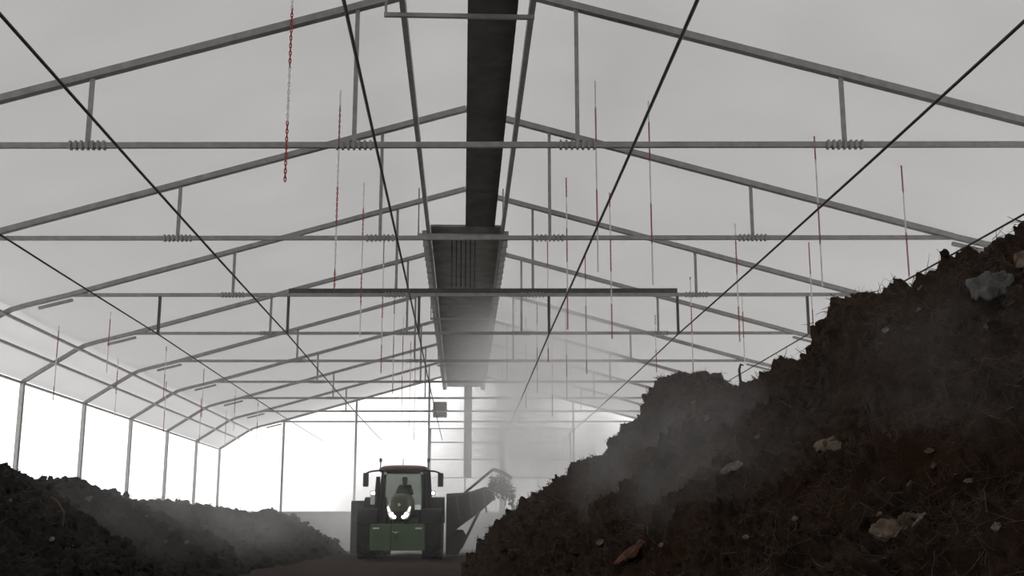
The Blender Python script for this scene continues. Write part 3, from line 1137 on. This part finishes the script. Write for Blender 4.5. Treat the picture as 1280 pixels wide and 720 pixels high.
# cab
CY0, CY1 = 1.35, 3.05      # front and rear of the cab
b = MB()
pill = []
for sd in (-1, 1):
    MB().tube([(sd * 0.66, CY0 - 0.02, 1.30), (sd * 0.69, CY0 + 0.02, 2.1), (sd * 0.64, CY0 + 0.22, 2.86)], 0.08, 6).build('cab_pillar', 'black', T)
    MB().tube([(sd * 0.78, 2.35, 1.35), (sd * 0.80, 2.35, 2.1), (sd * 0.72, 2.35, 2.86)], 0.075, 6).build('cab_pillar', 'black', T)
    MB().tube([(sd * 0.76, CY1, 1.75), (sd * 0.72, CY1 - 0.05, 2.86)], 0.055, 6).build('cab_pillar', 'black', T)
    # side glass
    g = MB()
    g.add([(sd * 0.68, CY0 + 0.04, 1.45), (sd * 0.79, 2.35, 1.45), (sd * 0.73, 2.35, 2.82), (sd * 0.655, CY0 + 0.22, 2.82)], [(0, 1, 2, 3)])
    g.add([(sd * 0.79, 2.35, 1.8), (sd * 0.77, CY1, 1.8), (sd * 0.73, CY1 - 0.05, 2.82), (sd * 0.73, 2.35, 2.82)], [(0, 1, 2, 3)])
    g.build('side_window', 'glass', T)
    # lower cab corner panels, steps, tanks
    b = MB()
    b.box((sd * 0.72, 1.75, 1.15), (0.42, 0.9, 0.75))
    b.box((sd * 0.85, 1.7, 0.62), (0.40, 0.8, 0.40))
    b.build('side_tank', 'black', T, bevel=0.04)
    b = MB()
    for z in (0.45, 0.75, 1.05):
        b.box((sd * 1.08, 1.62, z), (0.34, 0.34, 0.04))
    b.bar((sd * 1.22, 1.46, 0.45), (sd * 1.02, 1.46, 1.9), 0.035)
    b.build('step', 'black', T)
    # mirror on a long arm
    b = MB()
    b.tube([(sd * 0.62, CY0 + 0.2, 2.80), (sd * 0.8, CY0 + 0.05, 2.83), (sd * 1.05, CY0 - 0.1, 2.80), (sd * 1.22, CY0 - 0.1, 2.74)], 0.028, 6)
    arm = b.build('mirror_arm', 'black', T)
    MB().box((sd * 1.24, CY0 - 0.06, 2.52), (0.19, 0.09, 0.46)).build('mirror', 'mirror', arm, bevel=0.035)
    # beacon on a stem
    b = MB()
    b.tube([(sd * 0.81, 2.0, 2.80), (sd * 0.81, 2.0, 3.17)], 0.02, 6)
    b.build('beacon_stem', 'black', T)
    MB().lathe([(0.045, 0.0), (0.05, 0.03), (0.045, 0.10), (0.025, 0.13)], (sd * 0.81, 2.0, 3.15), 'z', 14).build('beacon', 'amber', T, True)
    # work lamp on the front corner
    b = MB()
    b.bar((sd * 0.70, CY0, 2.02), (sd * 1.02, CY0 - 0.12, 2.02), 0.035)
    b.box((sd * 0.98, CY0 - 0.12, 2.08), (0.19, 0.10, 0.15))
    wl = b.build('work_lamp', 'black', T)
    MB().box((sd * 0.98, CY0 - 0.18, 2.08), (0.13, 0.02, 0.09)).build('lamp_lens', 'lamp', wl)
    # roof-edge lamps
    rl = MB().box((sd * 0.60, CY0 + 0.10, 2.74), (0.13, 0.08, 0.12)).build('roof_lamp', 'black', T, bevel=0.02)
    MB().box((sd * 0.60, CY0 + 0.05, 2.74), (0.10, 0.02, 0.09)).build('lamp_lens', 'lampgrey', rl)
# exhaust and intake stacks beside the pillars
MB().tube([(0.86, 1.15, 1.2), (0.86, 1.15, 2.1), (0.84, 1.15, 2.7), (0.84, 1.22, 2.82)], [0.10, 0.10, 0.075, 0.06], 12).build('exhaust_stack', 'black', T, True)
MB().tube([(-0.84, 1.2, 1.2), (-0.84, 1.2, 2.1), (-0.82, 1.2, 2.62)], [0.09, 0.09, 0.07], 12).build('intake_stack', 'black', T, True)
MB().box((-0.98, CY0 - 0.18, 1.86), (0.17, 0.02, 0.30)).build('white_plate', 'whiteplate', T)
g = MB()
nx_ = 9
vs, fs = [], []
for iz, z in enumerate((1.42, 1.9, 2.35, 2.8)):
    for k in range(nx_):
        u = -1 + 2 * k / (nx_ - 1)
        vs.append((u * (0.66 - 0.02 * iz), CY0 - 0.10 + 0.08 * iz + 0.10 * u * u, z))
for iz in range(3):
    for k in range(nx_ - 1):
        a = iz * nx_ + k
        fs.append((a, a + 1, a + nx_ + 1, a + nx_))
g.add(vs, fs)
g.build('windscreen', 'glass', T, True)
MB().add([(-0.72, CY1, 1.75), (0.72, CY1, 1.75), (0.68, CY1 - 0.05, 2.82), (-0.68, CY1 - 0.05, 2.82)], [(0, 1, 2, 3)]).build('rear_window', 'glass', T)
# roof: domed slab with visor
rings = []
for (z, wx, y0, y1) in ((2.80, 0.80, 1.36, 3.18), (2.86, 0.86, 1.24, 3.24), (2.94, 0.84, 1.28, 3.2), (3.00, 0.70, 1.45, 3.05), (3.03, 0.45, 1.75, 2.8)):
    ring = []
    for k in range(28):
        a = 2 * math.pi * k / 28
        c, s_ = math.cos(a), math.sin(a)
        ring.append((math.copysign(abs(c) ** 0.5, c) * wx, (y0 + y1) / 2 + math.copysign(abs(s_) ** 0.5, s_) * (y1 - y0) / 2, z))
    rings.append(ring)
MB().loft(rings).build('cab_roof', 'roofred', T, True)
MB().tube([(-0.05, 2.0, 3.0), (-0.05, 2.0, 3.28)], 0.012, 5).build('antenna', 'black', T)
b = MB()
b.box((0, 2.2, 1.35), (1.5, 1.65, 0.10))
b.box((0, 1.42, 1.65), (0.5, 0.22, 0.55))
b.build('cab_floor', 'black', T)
b = MB()
b.box((0.0, 2.42, 1.72), (0.50, 0.48, 0.13))
b.box((0.0, 2.68, 2.08), (0.46, 0.12, 0.66))
b.build('driver_seat', 'black', T, bevel=0.05)
b = MB()
ringp = []
mr_ = Matrix.Rotation(0.9, 3, 'X')
cw = Vector((0, 1.80, 2.08))
for k in range(17):
    a = 2 * math.pi * k / 16
    ringp.append(cw + mr_ @ Vector((0.20 * math.cos(a), 0.20 * math.sin(a), 0)))
b.tube(ringp, 0.016, 6)
b.tube([cw, Vector((0, 1.5, 1.7))], 0.03, 8)
b.bar(cw + Vector((-0.19, 0, 0)), cw + Vector((0.19, 0, 0)), 0.03)
b.build('steering_wheel', 'black', T, True)

# ------------------------------------------------------------------ driver
D = empty('person', (TX, TY + 2.42, 1.79))
tag(D, 'person in a dark jacket sitting at the wheel inside the tractor cab', 'person')
sv = [((0, 0.02, 0.10), 0.15), ((0, 0.06, 0.28), 0.15), ((0, 0.06, 0.46), 0.17), ((0, 0.03, 0.57), 0.075), ((0, 0.0, 0.63), 0.06), ((0, -0.01, 0.71), 0.088), ((0, -0.01, 0.80), 0.085), ((0, 0.0, 0.86), 0.05)]
se = [(i, i + 1) for i in range(7)]
for sd in (-1, 1):
    b0 = len(sv)
    sv += [((sd * 0.19, 0.06, 0.51), 0.075), ((sd * 0.26, -0.10, 0.30), 0.052), ((sd * 0.20, -0.40, 0.34), 0.036), ((sd * 0.185, -0.50, 0.37), 0.032)]
    se += [(2, b0), (b0, b0 + 1), (b0 + 1, b0 + 2), (b0 + 2, b0 + 3)]
    for fk, (dx, L) in enumerate(((-0.03, 0.07), (-0.01, 0.08), (0.01, 0.075), (0.03, 0.06))):
        f0 = len(sv)
        sv += [((sd * 0.185 + dx, -0.54, 0.375), 0.010), ((sd * 0.185 + dx, -0.54 - L * 0.4, 0.36), 0.009), ((sd * 0.185 + dx, -0.54 - L * 0.35, 0.325), 0.008)]
        se += [(b0 + 3, f0), (f0, f0 + 1), (f0 + 1, f0 + 2)]
    f0 = len(sv)
    sv += [((sd * 0.145, -0.48, 0.375), 0.011), ((sd * 0.125, -0.52, 0.36), 0.009)]
    se += [(b0 + 3, f0), (f0, f0 + 1)]
    l0 = len(sv)
    sv += [((sd * 0.11, 0.0, 0.09), 0.095), ((sd * 0.15, -0.44, 0.10), 0.07), ((sd * 0.14, -0.55, -0.30), 0.05), ((sd * 0.14, -0.68, -0.34), 0.04)]
    se += [(0, l0), (l0, l0 + 1), (l0 + 1, l0 + 2), (l0 + 2, l0 + 3)]
me = bpy.data.meshes.new('body')
me.from_pydata([p for p, r in sv], se, [])
me.materials.append(M['jacket'])
body = bpy.data.objects.new('body', me)
C.objects.link(body)
body.parent = D
sm = body.modifiers.new('skin', 'SKIN')
sm.use_smooth_shade = True
for i, (p, r) in enumerate(sv):
    me.skin_vertices[0].data[i].radius = (r, r * (0.75 if i < 3 else 1.0))
me.skin_vertices[0].data[0].use_root = True
ss = body.modifiers.new('subd', 'SUBSURF')
ss.levels = 1
ss.render_levels = 2
b = MB()
iv, iq = ico()
fv = iv * np.array([0.082, 0.085, 0.115]) + np.array([0, -0.018, 0.745])
b.add([tuple(v) for v in fv], [tuple(f) for f in iq])
b.tube([(0, -0.10, 0.765), (0, -0.122, 0.735), (0, -0.098, 0.725)], 0.012, 6)
for sd in (-1, 1):
    b.add([tuple(v) for v in iv * np.array([0.015, 0.022, 0.032]) + np.array([sd * 0.085, 0.0, 0.745])], [tuple(f) for f in iq])
b.build('face', 'skin', D, True)
b = MB()
hv = iv * np.array([0.096, 0.10, 0.085]) + np.array([0, 0.01, 0.805])
b.add([tuple(v) for v in hv], [tuple(f) for f in iq])
b.build('hair', 'hair', D, True)

# ------------------------------------------------------------------ compost turner behind the tractor
K = empty('compost_turner', (TX, TY + 4.6, 0))
tag(K, 'compost turning machine towed behind the tractor with its discharge chute on the right', 'machine')


def kx(zx):      # helper: offsets measured on the machine, metres right of the tractor centre line
    return (zx - 355) * 0.00805 - 0.14


def kz(zy):
    return (640 - zy) * 0.00805 + 0.02


MB().box((-1.60, 0.6, 0.99), (0.80, 1.6, 1.86)).build('left_housing', 'machinegrey', K, bevel=0.04)
b = MB()
b.box((-0.2, 0.6, 1.15), (2.6, 1.2, 0.9))
b.box((0.0, 0.2, 0.55), (2.2, 0.4, 0.25))
b.build('main_body', 'machine', K, bevel=0.04)
MB().tube([(0, -1.6, 0.6), (0, 0.2, 0.62)], 0.09, 8).build('drawbar', 'black', K)
b = MB()
b.extrude([(kx(545), kz(372)), (kx(640), kz(366)), (kx(722), kz(340)), (kx(765), kz(392)), (kx(700), kz(450)), (kx(600), kz(522)), (kx(545), kz(575))], 'y', 0.0, 1.25)
tr_ = b.build('discharge_chute', 'machine', K, bevel=0.03)
b = MB()
for zx, zy in ((590, 372), (650, 364), (710, 345)):
    b.bar((kx(zx), -0.03, kz(zy + 8)), (kx(zx) + 0.12, -0.03, kz(zy + 110)), 0.06)
b.bar((kx(550), -0.03, kz(385)), (kx(730), -0.03, kz(352)), 0.07)
b.build('stiffener', 'machinegrey', tr_)
b = MB()
for yy_ in (0.0, 1.2):
    b.tube([(kx(628), yy_, kz(366)), (kx(690), yy_, kz(315)), (kx(750), yy_, kz(266)), (kx(762), yy_, kz(262)), (kx(800), yy_, kz(276)), (kx(838), yy_, kz(300))], 0.035, 7)
b.bar((kx(755), 0, kz(264)), (kx(755), 1.2, kz(264)), 0.06)
b.bar((kx(838), 0, kz(300)), (kx(838), 1.2, kz(300)), 0.06)
b.build('hood_frame', 'darksteel', K)
b = MB()
b.tube([(kx(692), 0.2, kz(452)), (kx(612), 0.2, kz(612))], 0.05, 7)
b.build('support_strut', 'darksteel', K)
b = MB()
b.extrude([(kx(545), kz(530)), (kx(620), kz(530)), (kx(640), kz(560)), (kx(612), kz(618)), (kx(600), 0.02), (kx(545), 0.02)], 'y', 0.1, 1.3)
b.build('lower_housing', 'machine', K, bevel=0.03)
for sd in (-1, 1):
    o = tyre(sd * 0.9, 2.0, 0.5, 0.4, K)
# compost thrown off the chute, hanging in the air at this instant
pts, szs = [], []
for k in range(1100):
    u_ = R.random()
    x = kx(735) + u_ * 0.95
    z = kz(352) + 0.25 * math.sin(u_ * 2.4) - 0.55 * u_ * u_ + R.gauss(0, 0.17 + 0.08 * u_)
    pts.append(np.array([TX + x + R.gauss(0, 0.04), TY + 4.6 + 0.6 + R.gauss(0, 0.3), z]))
    szs.append(R.uniform(0.012, 0.042))
o = clods(pts, szs, 'compost', None, 'thrown_compost')
tag(o, 'loose compost flying off the end of the discharge chute', 'compost', kind='stuff')


# ------------------------------------------------------------------ steam
def steam(name, c, h, dens, nscale, lo, hi, label, aniso=0.35, col=(0.995, 0.992, 0.988), power=1.0, tilt=None, stretch=(1, 1, 1), seed=0.0, absorb=0.0):
    m, nt, out = nodes_of(name)
    tc = nt.nodes.new('ShaderNodeTexCoord')

    def vmath(op, a, bv):
        n = nt.nodes.new('ShaderNodeVectorMath')
        n.operation = op
        nt.links.new(a, n.inputs[0])
        n.inputs[1].default_value = bv
        return n

    def fmath(op, a, b_, clamp=False):
        n = nt.nodes.new('ShaderNodeMath')
        n.operation = op
        n.use_clamp = clamp
        for k, q_ in enumerate((a, b_)):
            if isinstance(q_, (int, float)):
                n.inputs[k].default_value = q_
            else:
                nt.links.new(q_, n.inputs[k])
        return n.outputs[0]
    src = tc.outputs['Object']
    if tilt:      # lean the cloud: x shifts with height
        sp = nt.nodes.new('ShaderNodeSeparateXYZ')
        nt.links.new(src, sp.inputs[0])
        cb = nt.nodes.new('ShaderNodeCombineXYZ')
        nt.links.new(fmath('ADD', sp.outputs[0], fmath('MULTIPLY', sp.outputs[2], tilt)), cb.inputs[0])
        nt.links.new(sp.outputs[1], cb.inputs[1])
        nt.links.new(sp.outputs[2], cb.inputs[2])
        src = cb.outputs[0]
    nrm = vmath('DIVIDE', src, h)
    ln = nt.nodes.new('ShaderNodeVectorMath')
    ln.operation = 'LENGTH'
    nt.links.new(nrm.outputs[0], ln.inputs[0])
    mr = nt.nodes.new('ShaderNodeMapRange')
    mr.interpolation_type = 'SMOOTHSTEP'
    mr.inputs['From Min'].default_value = 1.0
    mr.inputs['From Max'].default_value = 0.25
    nt.links.new(ln.outputs['Value'], mr.inputs['Value'])
    st = vmath('MULTIPLY', src, stretch)
    st2 = vmath('ADD', st.outputs[0], (seed, seed * 0.7, seed * 1.3))
    nz = nt.nodes.new('ShaderNodeTexNoise')
    nz.inputs['Scale'].default_value = nscale
    nz.inputs['Detail'].default_value = 4
    nz.inputs['Roughness'].default_value = 0.55
    nz.inputs['Distortion'].default_value = 0.6
    nt.links.new(st2.outputs[0], nz.inputs['Vector'])
    mr2 = nt.nodes.new('ShaderNodeMapRange')
    mr2.inputs['From Min'].default_value = lo
    mr2.inputs['From Max'].default_value = hi
    nt.links.new(nz.outputs['Fac'], mr2.inputs['Value'])
    dn = fmath('MULTIPLY', fmath('MULTIPLY', mr.outputs[0], mr2.outputs[0]), dens)
    pv = nt.nodes.new('ShaderNodeVolumePrincipled')
    pv.inputs['Color'].default_value = (*col, 1)
    pv.inputs['Anisotropy'].default_value = aniso
    nt.links.new(dn, pv.inputs['Density'])
    nt.links.new(pv.outputs[0], out.inputs['Volume'])
    b = MB()
    b.box((0, 0, 0), (h[0] * 2, h[1] * 2, h[2] * 2))
    M[name] = m
    o = b.build(name, name, None, loc=c)
    try:
        m.cycles.volume_step_rate = 1.0
    except Exception:
        pass
    tag(o, label, 'steam', 'steam in the hall', 'stuff')
    return o


steam('steam_plume', (2.7, 43.0, 4.6), (4.5, 12.0, 5.8), 0.42, 0.40, 0.30, 0.72, 'tall white steam plume rising between the tractor and the right heap up to the conveyor', seed=2.0)
hz, hnt, hout = nodes_of('hall_haze')
hv_ = hnt.nodes.new('ShaderNodeVolumeScatter')
hv_.inputs['Color'].default_value = (0.99, 0.985, 0.98, 1)
hv_.inputs['Density'].default_value = 0.005
hv_.inputs['Anisotropy'].default_value = 0.2
hnt.links.new(hv_.outputs[0], hout.inputs['Volume'])
M['hall_haze'] = hz
o = MB().box((0, 36.0, 2.75), (19.8, 36.0, 5.3)).build('hall_haze', 'hall_haze')
tag(o, 'thin even haze filling the far part of the hall', 'haze', kind='stuff')
steam('low_steam', (-2.4, 48.2, 1.5), (6.0, 6.2, 3.6), 0.36, 0.5, 0.34, 0.68, 'low pale steam drifting along the floor behind and beside the tractor', seed=7.0)
steam('upper_steam', (2.3, 33.5, 6.3), (3.4, 9.0, 2.4), 0.34, 0.45, 0.34, 0.70, 'loose upper end of the steam plume dissolving around the conveyor under the roof', seed=21.0)
steam('heap_steam', (2.3, 12.6, 1.5), (1.35, 4.8, 1.35), 0.29, 0.9, 0.40, 0.75, 'thin grey steam veil hanging over the gully of the right heap', seed=4.0, stretch=(1, 0.6, 1))
steam('heap_steam', (2.1, 4.9, 1.55), (0.8, 1.5, 0.5), 0.14, 1.6, 0.42, 0.75, 'faint steam veil over the hollow at the right edge of the right heap', seed=14.0)
steam('left_heap_steam', (-5.6, 26.0, 1.0), (2.8, 14.0, 1.2), 0.11, 0.7, 0.40, 0.75, 'faint steam wisps over the foot of the left heap', seed=9.0)
